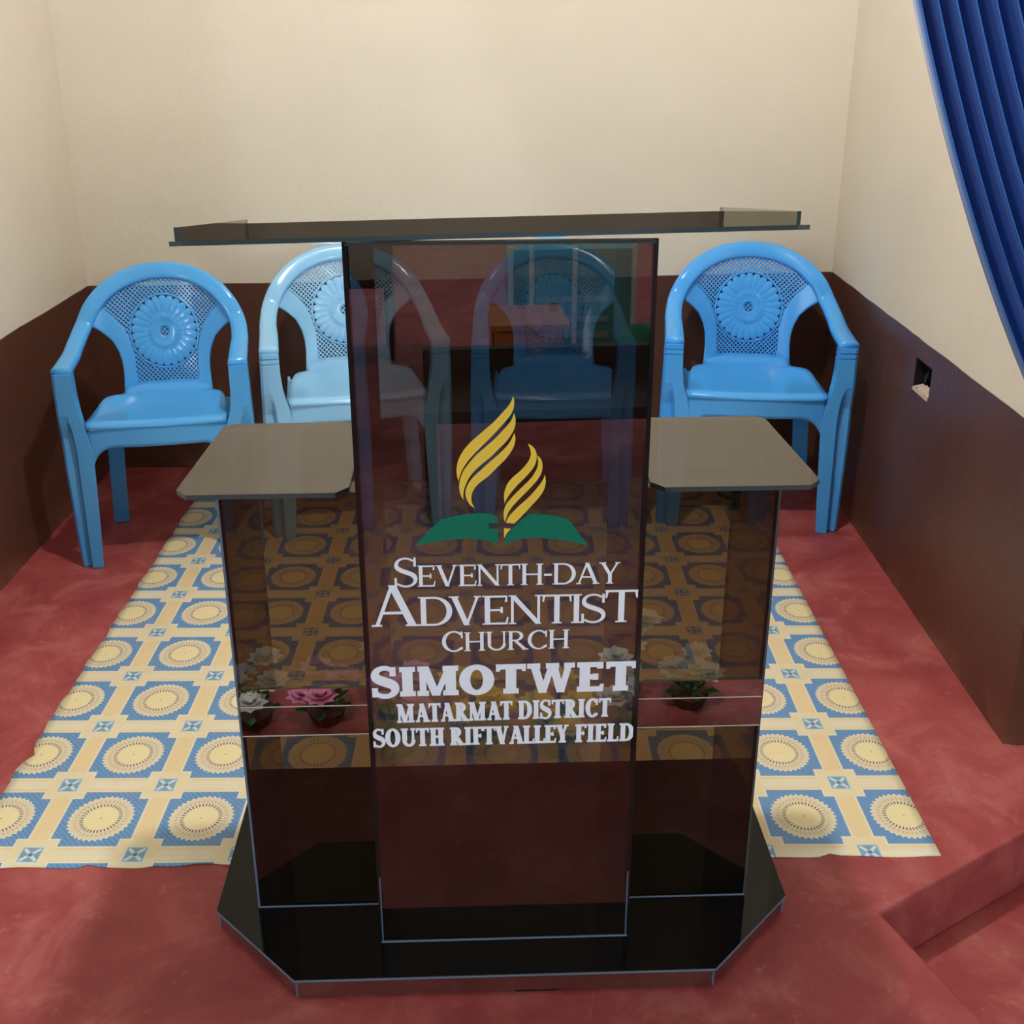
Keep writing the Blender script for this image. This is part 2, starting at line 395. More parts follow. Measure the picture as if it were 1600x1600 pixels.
# ------------------------------------------------------------------ podium
PX, PY, PYAW = -.015, 1.3633, .039
pod = tag(empty('podium', (PX, PY, 0), PYAW), 'dark bronze glass church podium with side tables, golden flame emblem and white lettering', 'podium')
cP, sP = math.cos(PYAW), math.sin(PYAW)
def panel_uv(px, py, v=0.0):
    # pixel -> (u, z) on the vertical podium plane at local depth v
    d = ray(px, py); o_ = Vector((0-PX, 0-PY, EYE))
    ol = Vector((o_.x*cP+o_.y*sP, -o_.x*sP+o_.y*cP, EYE)); dl = Vector((d.x*cP+d.y*sP, -d.x*sP+d.y*cP, d.z))
    t = (v-ol.y)/dl.y; q = ol+dl*t
    return q.x, q.z
ZB, WC, HT = .0435, .4033, 1.196
G = .006
def pane(name, pts, axis, c0, c1, glass, edge='edge', parent=pod):
    """flat pane: outline pts in the plane, thickness between c0 and c1 along axis ('x','y','z')"""
    if axis == 'y': fn = lambda p, k: (p[0], c1 if k == 0 else c0, p[1])
    elif axis == 'x': fn = lambda p, k: (c1 if k else c0, p[0], p[1])
    else: fn = lambda p, k: (p[0], p[1], c1 if k else c0)
    mb = MB().prism(pts, fn, 0, 1); return mb.build(name, None, parent, mats=[glass, edge])
# base: chamfered black glass slab with mirror skirting
BW, BF, BWW, BC, BB = .334, -.0707, .487, .0765, .445
base_out = [(-BW, BF), (BW, BF), (BWW, BC), (BWW, BB-.02), (BWW-.02, BB), (-BWW+.02, BB), (-BWW, BB-.02), (-BWW, BC)]
o = pane('base_top', base_out, 'z', ZB-G, ZB, 'black', 'edge')
ins = lambda p, k: (p[0]*k, (p[1]-.19)*k+.19)
n = len(base_out)
for i in range(n):
    a = Vector(ins(base_out[i], .992)); b = Vector(ins(base_out[(i+1) % n], .992)); t_ = (b-a).normalized(); nn = Vector((-t_.y, t_.x))*.004
    q = [a, b, b+nn, a+nn]
    MB().prism([tuple(p) for p in q], lambda p, k: (p[0], p[1], ZB-G-.0005 if k else .0075)).build('skirting', 'mirror', pod)
    MB().tube([(a.x, a.y, .0075), (a.x, a.y, ZB-G-.001)], .0018, 6).build('corner_bead', 'bead', pod)
for q in ((-.36, .10), (.36, .10), (.05, -.045), (-.36, .36), (.36, .36)):
    MB().box(q[0]-.035, q[0]+.035, q[1]-.02, q[1]+.02, 0 if q[1] < .2 else .0027, .0075).build('foot', 'boxblack', pod)
o = MB()
for i in (n-1, 0, 1):
    a = Vector(base_out[i]); b = Vector(base_out[(i+1) % n]); o.tube([(a.x, a.y, ZB-.003), (b.x, b.y, ZB-.003)], .0018, 6)
o.build('base_rim', 'bead', pod)
# centre column
hw = WC/2
front = pane('front_panel', [(-hw, ZB), (hw, ZB), (hw, HT), (-hw, HT)], 'y', 0, G, 'glass')
for s in (-1, 1):
    a, b = sorted((s*hw, s*(hw-G)))
    pane('side_panel', [(G, ZB), (.35, ZB), (.35, HT-.07), (G, HT-.004)], 'x', a, b, 'glass')
    a, b = sorted((s*(hw+.0015), s*(hw-.0045)))
    MB().box(a, b, -.0012, G, ZB, HT).build('edge_trim', 'edge_dark', pod)
MB().tube([(-hw, -.001, ZB+.001), (hw, -.001, ZB+.001)], .0018, 6).build('silicone_bead', 'bead', pod)
MB().tube([(-hw+.002, -.001, HT-.003), (hw-.002, -.001, HT-.003)], .0022, 6).build('silicone_bead', 'edge', pod)
for s in (-1, 1):
    MB().tube([(s*(hw-.003), -.0018, ZB+.004+k*(.13)) for k in range(2)], .0012, 5).build('silicone_bead', 'bead', pod)
# wings
WS, HWG = .0815, .812
for s in (-1, 1):
    xo, xi = s*.4163, s*(hw+.0015)
    a, b = sorted((xo, xi))
    wf = pane('wing_panel', [(a, ZB), (b, ZB), (b, HWG), (a, HWG)], 'y', WS, WS+G, 'wing_glass')
    c, d_ = sorted((xo, xo-s*G))
    pane('wing_side', [(WS+G, ZB), (.335, ZB), (.335, HWG), (WS+G, HWG)], 'x', c, d_, 'wing_glass')
    MB().tube([(a, WS-.001, ZB+.001), (b, WS-.001, ZB+.001)], .0016, 6).build('silicone_bead', 'bead', pod)
    c, d_ = sorted((xo+s*.001, xo-s*.0025))
    MB().box(c, d_, WS-.001, WS+G, ZB, HWG).build('edge_trim', 'bead' if s < 0 else 'edge', pod)
    # mirror band across the wing, in two strips with polished edges
    for z0, z1 in ((.4475, .4795), (.3935, .4465)):
        st = MB().box(a+.004, b-.002, WS-.0045, WS-.0005, z0, z1).build('mirror_strip', 'mirror', pod)
        MB().tube([(a+.004, WS-.0045, z0), (b-.002, WS-.0045, z0)], .0011, 6).build('polished_edge', 'brightedge', st)
    # table top
    t0, t1 = s*.222, s*.474
    pts = [(t0+s*.018, .064), (t1-s*.018, .064), (t1, .084), (t1-s*.012, .35), (t1-s*.03, .362), (t0-s*.0, .362), (t0, .085)]
    if s < 0: pts = pts[::-1]
    pane('table_top', pts, 'z', HWG, HWG+.0075, 'table_glass')
# lectern tray, sloping down towards the speaker
TS = -.19
def tz(v, u=0): return 1.1990+TS*v+.016*u
tw = .391; tc = -.013; vf, vb = -.083, .36
def tray(p, k): return (p[0], p[1], tz(p[1], p[0])+(.006 if k else 0))
r_ = .022
mb = MB().prism([(tc-tw+r_, vf), (tc+tw-r_, vf), (tc+tw, vf+r_), (tc+tw, vb), (tc-tw, vb), (tc-tw, vf+r_)], tray, 0, 1)
mb.build('tray_plate', None, pod, mats=['table_glass', 'edge'])
lh = .030
def lip(nm, a, b, th, glass, h0, h1):
    a, b = Vector(a), Vector(b); d = (b-a).normalized(); nn = Vector((-d.y, d.x))*th
    q = [a, b, b+nn, a+nn]; hs = [h0, h1, h1, h0]
    z0 = [tz(p.y, p.x)+.006 for p in q]
    vsx = [(p.x, p.y, z) for p, z in zip(q, z0)]+[(p.x, p.y, z+h) for p, z, h in zip(q, z0, hs)]
    mbx = MB(); mbx.add(vsx, [(3, 2, 1, 0), (4, 5, 6, 7), (1, 2, 6, 5), (3, 0, 4, 7)], 1); mbx.add(vsx, [(0, 1, 5, 4), (2, 3, 7, 6)], 0)
    mbx.build(nm, None, pod, mats=[glass, 'edge'])
lip('back_lip', (tc-tw+.010, vb-.012), (tc+tw-.010, vb-.012), .005, 'glass', lh, lh)
lip('side_lip', (tc-tw+.013, vf+.02), (tc-tw+.013, vb-.014), .005, 'glass', .017, lh+.006)
lip('side_lip', (tc+tw-.013, vf+.02), (tc+tw-.013, vb-.014), .005, 'lip_glass', .017, lh+.006)

# ------------------------------------------------------------------ lettering and emblem (thin vinyl on the front panel)
def arc(cx, cy, rx, ry, a0, a1, wv, wh, n=18):
    out = []
    for i in range(n):
        q = []
        for k, (ax, ay) in ((i, (rx, ry)), (i+1, (rx, ry)), (i+1, (rx-wv, ry-wh)), (i, (rx-wv, ry-wh))):
            t = R(a0+(a1-a0)*k/n); q.append((cx+ax*math.cos(t), cy+ay*math.sin(t)))
        out.append(q)
    return out
def rect(x0, y0, x1, y1): return [(x0, y0), (x1, y0), (x1, y1), (x0, y1)]
class Face:
    """a serif capital alphabet drawn with stems (S), hairlines (h), serif overhang (sl) and serif height (sh); wd scales widths"""
    def __init__(s, S, h, sl, sh, wd=1.0): s.S, s.h, s.sl, s.sh, s.wd = S, h, sl, sh, wd
    def stem(s, x, y0=0, y1=1, bot=True, top=True, w=None):
        w = w or s.S; q = [rect(x-w/2, y0, x+w/2, y1)]
        if bot: q.append(rect(x-w/2-s.sl, y0, x+w/2+s.sl, y0+s.sh))
        if top: q.append(rect(x-w/2-s.sl, y1-s.sh, x+w/2+s.sl, y1))
        return q
    def diag(s, x0, y0, x1, y1, w): return [[(x0-w/2, y0), (x0+w/2, y0), (x1+w/2, y1), (x1-w/2, y1)]]
    def cap(s, x, y, w, top): return [rect(x-w/2-s.sl, y-(s.sh if top else 0), x+w/2+s.sl, y+(0 if top else s.sh))]
    def tick(s, x, y, hgt, left=True):
        w = s.h*1.1; return [[(x-w, y), (x, y), (x, y+hgt), (x-w*.4, y+hgt)]]
    def glyph(s, ch):
        S, h, sl, sh, W = s.S*(.78 if s.S > .26 and ch in 'MW' else 1), s.h, s.sl, s.sh, s.wd
        L = sl+S/2
        if ch == 'I': return s.stem(L), 2*L
        if ch in 'EF':
            w = .56*W+S*.5; q = s.stem(L, bot=True)
            q += [rect(L, 1-h, w, 1), rect(L, .5-h/2, w*.82, .5+h/2)]
            q += s.tick(w, 1-.22, .22); q += [rect(w*.82-h, .5-.1, w*.82, .5+.1)]
            if ch == 'E': q += [rect(L, 0, w, h)]; q += [[(w-h, 0), (w, 0), (w+.03, .25), (w+.03-h*.6, .25)]]; w += .03
            return q, w
        if ch == 'L':
            w = .55*W+S*.5; q = s.stem(L)+[rect(L, 0, w, h), [(w-h, 0), (w, 0), (w+.02, .27), (w+.02-h*.6, .27)]]; return q, w+.02
        if ch == 'T':
            w = .66*W+S*.5; q = s.stem(w/2, top=False)+[rect(0, 1-h, w, 1), [(0, 1-.24), (h*.6, 1-.24), (h*1.2, 1), (0.01, 1)], [(w-h*.6, 1-.24), (w, 1-.24), (w-.01, 1), (w-h*1.2, 1)]]; return q, w
        if ch == 'H':
            w = .74*W+S*.6; q = s.stem(L)+s.stem(w-L)+[rect(L, .5-h/2, w-L, .5+h/2)]; return q, w
        if ch == 'V':
            w = .74*W+S*.6; a = L*.9; q = s.diag(w*.52, 0, a, 1, S*1.05)+s.diag(w*.52, 0, w-a, 1, h*1.1); q += s.cap(a, 1, S, True)+s.cap(w-a, 1, h, True); return q, w
        if ch == 'A':
            w = .76*W+S*.6; a = L*.8; q = s.diag(a, 0, w*.47, 1, h*1.1)+s.diag(w-a, 0, w*.47, 1, S*1.05); q += s.cap(a, 0, h, False)+s.cap(w-a, 0, S, False)
            q += [rect(a+(w*.47-a)*.33, .33-h/2, w-a-(w-a-w*.47)*.33, .33+h/2)]; return q, w
        if ch == 'W':
            w = 1.08*W+S*.9; a = L*.9; x = [a, w*.32, w*.52, w*.70, w-a]
            q = s.diag(x[1], 0, x[0], 1, S)+s.diag(x[1], 0, x[2], 1, h*1.1)+s.diag(x[3], 0, x[2], 1, S)+s.diag(x[3], 0, x[4], 1, h*1.1)
            q += s.cap(x[0], 1, S, True)+s.cap(x[2], 1, S, True)+s.cap(x[4], 1, h, True); return q, w
        if ch == 'M':
            w = .90*W+S*.8; hs = max(h*1.1, S*.35); l = sl+hs/2
            q = s.stem(l, w=hs, top=False)+s.stem(w-L, top=True)+s.diag(w*.47, 0, l+S*.2, 1, S*1.02)+s.diag(w*.47, 0, w-L-S*.1, 1, h*1.1)+s.cap(l, 1, S*.6, True); return q, w
        if ch == 'N':
            w = .78*W+S*.5; hs = max(h*1.1, S*.35); l = sl+hs/2
            q = s.stem(l, w=hs)+s.stem(w-l, bot=False, w=hs)+s.diag(w-l, 0, l, 1, S*1.1); return q, w
        if ch == 'Y':
            w = .70*W+S*.6; a = L*.9; q = s.stem(w/2, 0, .46, top=False)+s.diag(w/2, .42, a, 1, S)+s.diag(w/2, .42, w-a, 1, h*1.1)+s.cap(a, 1, S, True)+s.cap(w-a, 1, h, True); return q, w
        if ch == 'U':
            w = .72*W+S*.6; l2 = sl+max(h*1.1, S*.4)/2; q = s.stem(L, .34, 1, bot=False)+s.stem(w-l2, .34, 1, bot=False, w=max(h*1.1, S*.4))
            rx = (w-l2-L)/2; cx = L+rx-0; q += arc(cx, .345, rx+S/2, .36, 180, 360, S*.85, h*1.2); return q, w
        if ch == 'O':
            w = .80*W+S*.5; return arc(w/2, .5, w/2, .515, 0, 360, S*1.05, h, 36), w
        if ch == 'C':
            w = .72*W+S*.4; q = arc(w*.56, .5, w*.56, .515, 42, 318, S*1.05, h, 30); x = w*.56+w*.56*math.cos(R(42))
            q += [rect(x-h, .66, x+.0, .98), rect(x-h*.8, .10, x+.0, .22)]; return q, w
        if ch == 'D':
            w = .78*W+S*.5; q = s.stem(L)+arc(w*.46, .5, w*.54, .5, -90, 90, S*1.05, h, 20)+[rect(L, 1-h, w*.47, 1), rect(L, 0, w*.47, h)]; return q, w
        if ch == 'R':
            w = .68*W+S*.6; q = s.stem(L)+arc(w*.42, .735, w*.40, .265, -90, 90, S, h, 16)+[rect(L, 1-h, w*.43, 1), rect(L, .47, w*.43, .47+h)]
            q += s.diag(w-S*.45, 0, w*.42, .48, S*1.1)+s.cap(w-S*.45, 0, S, False); return q, w
        if ch == 'S':
            w = .50*W+S*.7; pts = []
            for i in range(31):
                t = i/30
                if t < .5: a = R(35+t*2*215-0); p = (w*.5+(w*.5-h*.4)*math.cos(a)*.92, .75+.25*math.sin(a)*.94)
                else: a = R(70-(t-.5)*2*215); p = (w*.5+(w*.5-h*.4)*math.cos(a)*1.0, .25+.26*math.sin(a)*.94)
                pts.append(Vector((p[0], p[1], 0)))
            # smooth the spine
            for _ in range(3): pts = [pts[0]]+[(pts[i-1]+pts[i]*2+pts[i+1])/4 for i in range(1, 30)]+[pts[-1]]
            q = []; e = []
            for i, p in enumerate(pts):
                T_ = (pts[min(i+1, 30)]-pts[max(i-1, 0)]).normalized(); nn = Vector((-T_.y, T_.x, 0)); t = i/30
                wd = h*.8+(S*1.05-h*.8)*math.exp(-((t-.5)/.22)**2); wd = max(wd, h*.9); e.append((p+nn*wd/2, p-nn*wd/2))
            for a, b in zip(e, e[1:]): q.append([(a[1].x, a[1].y), (b[1].x, b[1].y), (b[0].x, b[0].y), (a[0].x, a[0].y)])
            q += [rect(w-h*1.3, .70, w-h*.3, 1.0), rect(0, .0, h, .31)]; return q, w
        if ch == '-': return [rect(.02, .42, .30*W, .42+h*1.5)], .32*W
        return [], .28*W
def write(text, face, p0, p1, cap, bigs={}, track=.03):
    """text along the base line from pixel p0 to p1; cap height in pixels; bigs: index -> height factor"""
    items = []; x = 0; KERN = {'TA', 'AT', 'VA', 'TV', 'LL', 'LE', 'EY', 'DV', 'FT', 'AL'}
    for i, ch in enumerate(text):
        g, wd = face.glyph(ch); k = bigs.get(i, 1.0); items.append((ch, g, x, k)); x += wd*k+track-(.07 if text[i:i+2] in KERN else 0)
    total = x-track
    a = Vector((*panel_uv(*p0), 0)); b = Vector((*panel_uv(*p1), 0))
    up_ = Vector((*panel_uv(p0[0], p0[1]-cap), 0)); H = up_.y-a.y
    sx = (b-a)/total
    for ch, g, x0, k in items:
        if not g: continue
        mb = MB(); dep = 0
        for q in g:
            pts = []
            for (gx, gy) in q:
                pnt = a+sx*(x0+gx*k); pts.append((pnt.x, pnt.y+gy*k*H))
            ar = sum(pts[i][0]*pts[(i+1) % len(pts)][1]-pts[(i+1) % len(pts)][0]*pts[i][1] for i in range(len(pts)))
            if ar < 0: pts = pts[::-1]
            dep += 1; mb.prism(pts, lambda p, kk, d=dep: (p[0], -.0004 if kk == 0 else -.0010-.000012*d, p[1]))
        mb.build('letter', 'vinyl_white', front)
trajan = Face(.135, .062, .060, .040, 1.0)
slab = Face(.30, .17, .07, .17, 1.05)
bold = Face(.24, .11, .06, .10, .80)
write('SEVENTH-DAY', trajan, (617, 917), (969, 911), 33, {0: 1.38}, .015)
write('ADVENTIST', trajan, (580, 979), (995, 971), 45, {0: 1.42, 8: 1.12}, .0)
write('CHURCH', trajan, (691, 1018), (889, 1012), 29, {0: 1.08}, .04)
write('SIMOTWET', slab, (582, 1089), (992, 1078), 46, {}, .05)
write('MATARMAT DISTRICT', bold, (621, 1129), (954, 1119), 29, {}, .035)
write('SOUTH RIFTVALLEY FIELD', bold, (584, 1167), (990, 1157), 28, {}, .03)
def shape(name, pts, ox, oy, sc, mat):
    q = [panel_uv(ox+x/sc, oy+y/sc) for x, y in pts]
    ar = sum(q[i][0]*q[(i+1) % len(q)][1]-q[(i+1) % len(q)][0]*q[i][1] for i in range(len(q)))
    if ar < 0: q = q[::-1]
    MB().prism(q, lambda p, k: (p[0], -.0004 if k == 0 else -.0011, p[1])).build(name, mat, front)
def smooth2(pts, sharp, n=4):
    out = []
    P = [Vector((x, y, 0)) for x, y in pts]; N = len(P)
    idx = [i for i in range(N) if i in sharp]
    for a, b in zip(idx, idx[1:]+[idx[0]+N]):
        seg = [P[k % N] for k in range(a, b+1)]
        out += [(v.x, v.y) for v in catmull(seg, n)[:-1]]
    return out
FL = [
 ([(582,108),(591,150),(585,215),(560,270),(530,310),(470,380),(400,455),(325,530),(240,615),(175,690),(130,760),(105,820),(93,868),(78,800),(78,740),(95,670),(140,590),(200,520),(290,440),(400,345),(480,260),(550,180)], (0, 12)),
 ([(590,258),(602,310),(598,375),(570,440),(520,510),(440,590),(385,645),(300,715),(230,780),(180,850),(150,920),(138,975),(137,1030),(112,985),(100,920),(108,850),(140,770),(200,690),(260,625),(340,555),(420,485),(500,400),(560,330)], (0, 12)),
 ([(593,435),(602,490),(580,570),(520,660),(440,740),(360,820),(270,890),(225,950),(208,1010),(215,1060),(238,1107),(195,1075),(165,1020),(155,970),(170,910),(215,840),(300,760),(390,680),(480,600),(550,520)], (0, 10)),
 ([(712,530),(760,560),(788,610),(790,670),(765,740),(700,820),(620,900),(560,970),(520,1030),(507,1068),(500,1010),(505,960),(530,890),(580,830),(650,770),(710,700),(738,640),(735,585)], (0, 9)),
 ([(797,635),(830,670),(843,720),(835,785),(800,850),(730,930),(650,1010),(580,1085),(535,1150),(509,1232),(497,1180),(502,1120),(525,1065),(580,1000),(660,920),(740,840),(790,760),(804,700)], (0, 9)),
 ([(862,805),(873,860),(860,930),(820,1000),(740,1090),(660,1175),(592,1243),(518,1236),(545,1180),(620,1100),(720,1010),(800,920),(850,850)], (0, 6, 7)),
 ([(500,1287),(560,1290),(530,1325),(500,1375)], (0, 1, 3))]
for pts, sh in FL: shape('flame_stroke', smooth2(pts, sh), 700, 600, 5.714, 'vinyl_yellow')
shape('book_page', [(300,860),(370,785),(440,718),(560,692),(640,685),(700,687),(735,703),(745,738),(693,738),(693,768),(742,770),(740,858),(715,840),(680,828),(600,820),(480,827),(390,841)], 560, 600, 3.404, 'vinyl_green')
shape('book_page', [(1218,857),(1150,840),(1060,825),(960,815),(870,820),(810,835),(780,858),(782,820),(800,790),(840,748),(880,710),(910,690),(1000,693),(1060,703),(1108,717),(1135,740)], 560, 600, 3.404, 'vinyl_green')

# ------------------------------------------------------------------ plastic armchairs
def back_y(u, w): return .332+.075*(w-.44)/.36-1.25*u*u
def Bk(u, w, off=0): return (u, back_y(u, w)+off, w)
def make_chair(name, mat, grooves=True):
    ch = empty(name)
    # arms and arched top rail: one continuous moulded band
    half = [(.0, .786), (.085, .777), (.160, .746), (.211, .70), (.240, .648)]
    right = [Bk(u, w_) for u, w_ in half]+[(.251, .215, .617), (.2515, .14, .603), (.253, .06, .597), (.2545, -.012, .594)]
    path = [(-x, y, z) for x, y, z in right[:0:-1]]+right
    path = catmull(path, 5); N = len(path); mb = MB(); SEG = 14
    for i, p in enumerate(path):
        T_ = (path[min(i+1, N-1)]-path[max(i-1, 0)]).normalized()
        k = min(1, max(0, (p.y-.05)/.22)); k = k*k*(3-2*k)
        Nn = Vector((0, -.93*k, 1-.62*k)).normalized(); Nn = (Nn-T_*Nn.dot(T_)).normalized(); Wv = T_.cross(Nn)
        a = .026+.003*(1-k); b = .014
        for s_ in range(SEG):
            t = 2*math.pi*s_/SEG; c_, d_ = math.cos(t), math.sin(t)
            e = .62
            X = a*math.copysign(abs(c_)**e, c_); Y = b*math.copysign(abs(d_)**e, d_)
            q = p+Wv*X+Nn*Y; mb.v.append(tuple(q))
    for i in range(N-1):
        for k in range(SEG):
            mb.f.append((i*SEG+k, i*SEG+(k+1) % SEG, (i+1)*SEG+(k+1) % SEG, (i+1)*SEG+k))
    mb.f.append(tuple(range(SEG-1, -1, -1))); mb.f.append(tuple((N-1)*SEG+k for k in range(SEG)))
    mb.build('arm_rail', mat, ch, True)
    # backrest frame: two waisted stiles, bottom rail, rim under the arch
    outer = [(.42, .142), (.46, .139), (.495, .137), (.53, .139), (.56, .146), (.595, .163), (.625, .192), (.645, .220), (.66, .236), (.705, .225)]
    inner = [(.42, .0), (.4575, .0), (.458, .097), (.54, .100), (.585, .109), (.63, .127), (.66, .150), (.69, .181), (.705, .172)]
    mb = MB()
    for s_ in (-1, 1):
        def st(a, b, s_=s_):
            w_ = .42+.285*b
            uo = interp(outer, w_); ui = interp(inner, w_) if w_ > .458 else 0.0
            if w_ > .645: uo = max(uo, ui+.01)
            return Bk(s_*(ui+(uo-ui)*a), w_)
        v, f = grid(9, 27, st); mb.add(v, f if s_ > 0 else [q[::-1] for q in f])
    # rim strip under the arch
    arch_in = [(.181, .690), (.160, .713), (.130, .735), (.09, .753), (.045, .763), (0, .766)]
    rim_in = arch_in+[(-u, w_) for u, w_ in arch_in[-2::-1]]
    ri = catmull([(u, w_, 0) for u, w_ in rim_in], 4)
    v = []
    for p in ri:
        d = Vector((p.x, p.y-.60, 0)).normalized(); q = p+d*.022; v += [Bk(p.x, p.y, -.002), Bk(q.x, q.y, -.002)]
    mb.add(v, [(2*i, 2*i+1, 2*i+3, 2*i+2) for i in range(len(ri)-1)])
    br = mb.build('backrest', mat, ch, True); solid(br, .007, 0)
    # lattice
    top = lambda u: interp([(0, .766), (.045, .763), (.09, .753), (.13, .735), (.16, .713), (.181, .69), (.2, .66)], abs(u))
    CZ, CR = .610, .108
    def inside(u, w_):
        if w_ < .456: return False
        if w_ > top(u) + .004: return False
        if w_ < .69 and abs(u) > interp(inner, w_)+.003: return False
        return (u*u+(w_-CZ)**2) > CR*CR or (abs(u)+abs(w_-CZ) < .021)
    mb = MB(); pit = .0098; bw_ = .0018
    for sg in (-1, 1):
        k = -56
        while k <= 70:
            cst = k*pit*1.414; run = None; S_ = 160
            for i in range(S_+1):
                t = -.24+.48*i/S_; u = t; w_ = .60+sg*t+cst-.14*0
                ok = inside(u, w_) and i < S_
                if ok and run is None: run = (u, w_)
                if not ok and run is not None:
                    (ua, wa), (ub, wb_) = run, (t-.003, .60+sg*(t-.003)+cst); run = None
                    if abs(ub-ua) > .004:
                        L_ = max(1, int(abs(ub-ua)/.06)+1); dn = Vector((-sg, 1, 0)).normalized()*bw_/1.0*.9
                        pv = []
                        for j in range(L_+1):
                            uu = ua+(ub-ua)*j/L_; ww = wa+(wb_-wa)*j/L_
                            for du, off in ((-1, -.002), (1, -.002), (1, .007), (-1, .007)):
                                pv.append(Bk(uu+dn.x*du, ww+dn.y*du, off+sg*.0004))
                        ff = []
                        for j in range(L_):
                            for e in range(4): ff.append((4*j+e, 4*j+(e+1) % 4, 4*j+4+(e+1) % 4, 4*j+4+e))
                        mb.add(pv, ff)
            k += 1
    tag(mb.build('lattice', mat, br), kind='stuff')
    # sunflower medallion with ring
    NP = 26; TH = NP*8; RR = [.014, .020, .030, .036, .041, .047, .052, .060, .070, .080, .087, .094, .100, .1055]
    v = []; f = []
    for j, r in enumerate(RR):
        for i in range(TH):
            a = 2*math.pi*i/TH; ph = (i % 8)/8; tooth = math.sqrt(max(0, 1-(2*ph-1)**2)); 
            rr_ = r if r < .087 else .087+(r-.087)*(.42+.58*tooth)
            hgt = .002
            if r < .034: hgt = .0045
            elif r < .050: hgt = .0062+(.0016 if (i//2) % 2 else 0)*(1 if r > .038 else 0)
            else: hgt = .0040+.0032*math.sin(math.pi*min(1, (r-.050)/.056))*(.5+.5*tooth)
            v.append(Bk(rr_*math.cos(a), CZ+rr_*math.sin(a), -hgt))
    for j in range(len(RR)-1):
        for i in range(TH): f.append((j*TH+i, j*TH+(i+1) % TH, (j+1)*TH+(i+1) % TH, (j+1)*TH+i))
    md_ = obj('flower_medallion', v, [q[::-1] for q in f], mat, br, True); solid(md_, .003, -1)
    mb = MB(); pts = [Bk(CR*math.cos(2*math.pi*i/48), CZ+CR*math.sin(2*math.pi*i/48), -.001) for i in range(49)]
    mb.tube(pts, .0034, 6, False); mb.build('medallion_ring', mat, br, True)
    # seat with rolled front edge
    def seat(a, b):
        u = 2*a-1; v_ = b
        if v_ < .10:                                    # roll down into the apron
            t = v_/.10; hwid = .207; y = -.016+.020*(1-math.cos(t*math.pi/2)); z = .428+.017*math.sin(t*math.pi/2)
        else:
            t = (v_-.10)/.90; hwid = interp([(0, .208), (.30, .202), (.50, .190), (.60, .180), (.66, .170), (.70, .155), (.735, .143), (.80, .138), (1, .135)], t); y = .004+t*.326; z = .445-.004*math.sin(math.pi*t)
            z += .016*abs(u)**5*math.exp(-((t-.60)/.20)**2)+(.02*max(0, (t-.88)/.12)**2)-.010*(1-u*u)*math.sin(math.pi*min(1, t*1.05))
        y -= .014*(1-u*u)*max(0, 1-v_*2)
        return (u*hwid, y, z)
    vs, fs = grid(25, 31, seat); so = obj('seat', vs, fs, mat, ch, True); solid(so, .006, -1)
    # front apron, arched into the legs; side aprons
    def apron(a, b):
        x = -.205+.410*a; ax = abs(x); zt = .434
        zb = .372
        if ax > .128: t = min(1, (ax-.128)/.074); zb -= .075*(1-math.sqrt(max(0, 1-t*t)))
        return (x, -.0085-.020*max(0, 1-(x/.207)**2)+.002*b, zt+(zb-zt)*b)
    vs, fs = grid(49, 7, apron); ap = obj('apron', vs, fs, mat, ch, True); solid(ap, .006, 1)
    for s_ in (-1, 1):
        def sap(a, b, s_=s_):
            t = a; zb = .385-.07*(abs(2*t-1)**4)
            return (s_*(interp([(0, .206), (.5, .194), (1, .168)], t)), .03+.20*t, .434+(zb-.434)*b)
        vs, fs = grid(13, 4, sap); solid(obj('side_apron', vs, fs, mat, ch, True), .006, 0)
    # front legs with arm posts
    for s_ in (-1, 1):
        lv = [.0, .004, .03, .10, .2, .30, .36, .40, .425, .445, .47, .52, .545]
        GZ = (.5575, .5725) if grooves else (); cut = set()
        for gz in GZ: lv += [gz-.0024, gz-.0014, gz+.0014, gz+.0024]; cut |= {gz-.0014, gz+.0014}
        lv.append(.588)
        XO = [(0, .284), (.1, .286), (.3, .2885), (.42, .287), (.6, .2825)]; XI = [(0, .216), (.1, .210), (.3, .199), (.36, .198), (.42, .206), (.455, .220), (.50, .226), (.6, .2275)]
        YO = [(0, .0), (.4, -.012), (.6, -.020)]
        mb = MB(); ring = []
        for z in lv:
            xo, xi, y0 = interp(XO, z), interp(XI, z), interp(YO, z); g = 1-min(1, max(0, (z-.40)/.06)); xg = xi*.46+xo*.54
            if z < .002: xo -= .003; xi += .003
            if z in cut: xo -= .0035; xi += .0035; y0 += .0035
            dpt = .05
            sec = [(xi, y0), (xg-.004, y0), (xg+.006, y0+.024*g), (xo-.008, y0+.016*g), (xo, y0+.016*g+.007), (xo, y0+dpt), (xo-.008, y0+dpt), (xo-.010, y0+dpt-.014*g), (xg, y0+.034+.012*(1-g)), (xg-.012, y0+.012+.034*(1-g)), (xi, y0+.010+.036*(1-g))]
            ring.append([(s_*x, y, z) for x, y in sec])
        K = len(ring[0])
        for r_i in ring: mb.v += r_i
        for i in range(len(lv)-1):
            for k in range(K):
                q = (i*K+k, i*K+(k+1) % K, (i+1)*K+(k+1) % K, (i+1)*K+k); mb.f.append(q if s_ > 0 else q[::-1])
        b = tuple(range(K)); t = tuple((len(lv)-1)*K+k for k in range(K))
        mb.f += [b[::-1], t] if s_ > 0 else [b, t[::-1]]
        lg = mb.build('leg', mat, ch); me = lg.data; at = me.attributes.new('bevel_weight_edge', 'FLOAT', 'EDGE')
        for e in me.edges: at.data[e.index].value = 1.0 if abs(me.vertices[e.vertices[0]].co.z-me.vertices[e.vertices[1]].co.z) > 1e-5 else 0.0
        bevel(lg, .0025, 2).modifiers['bevel'].limit_method = 'WEIGHT'
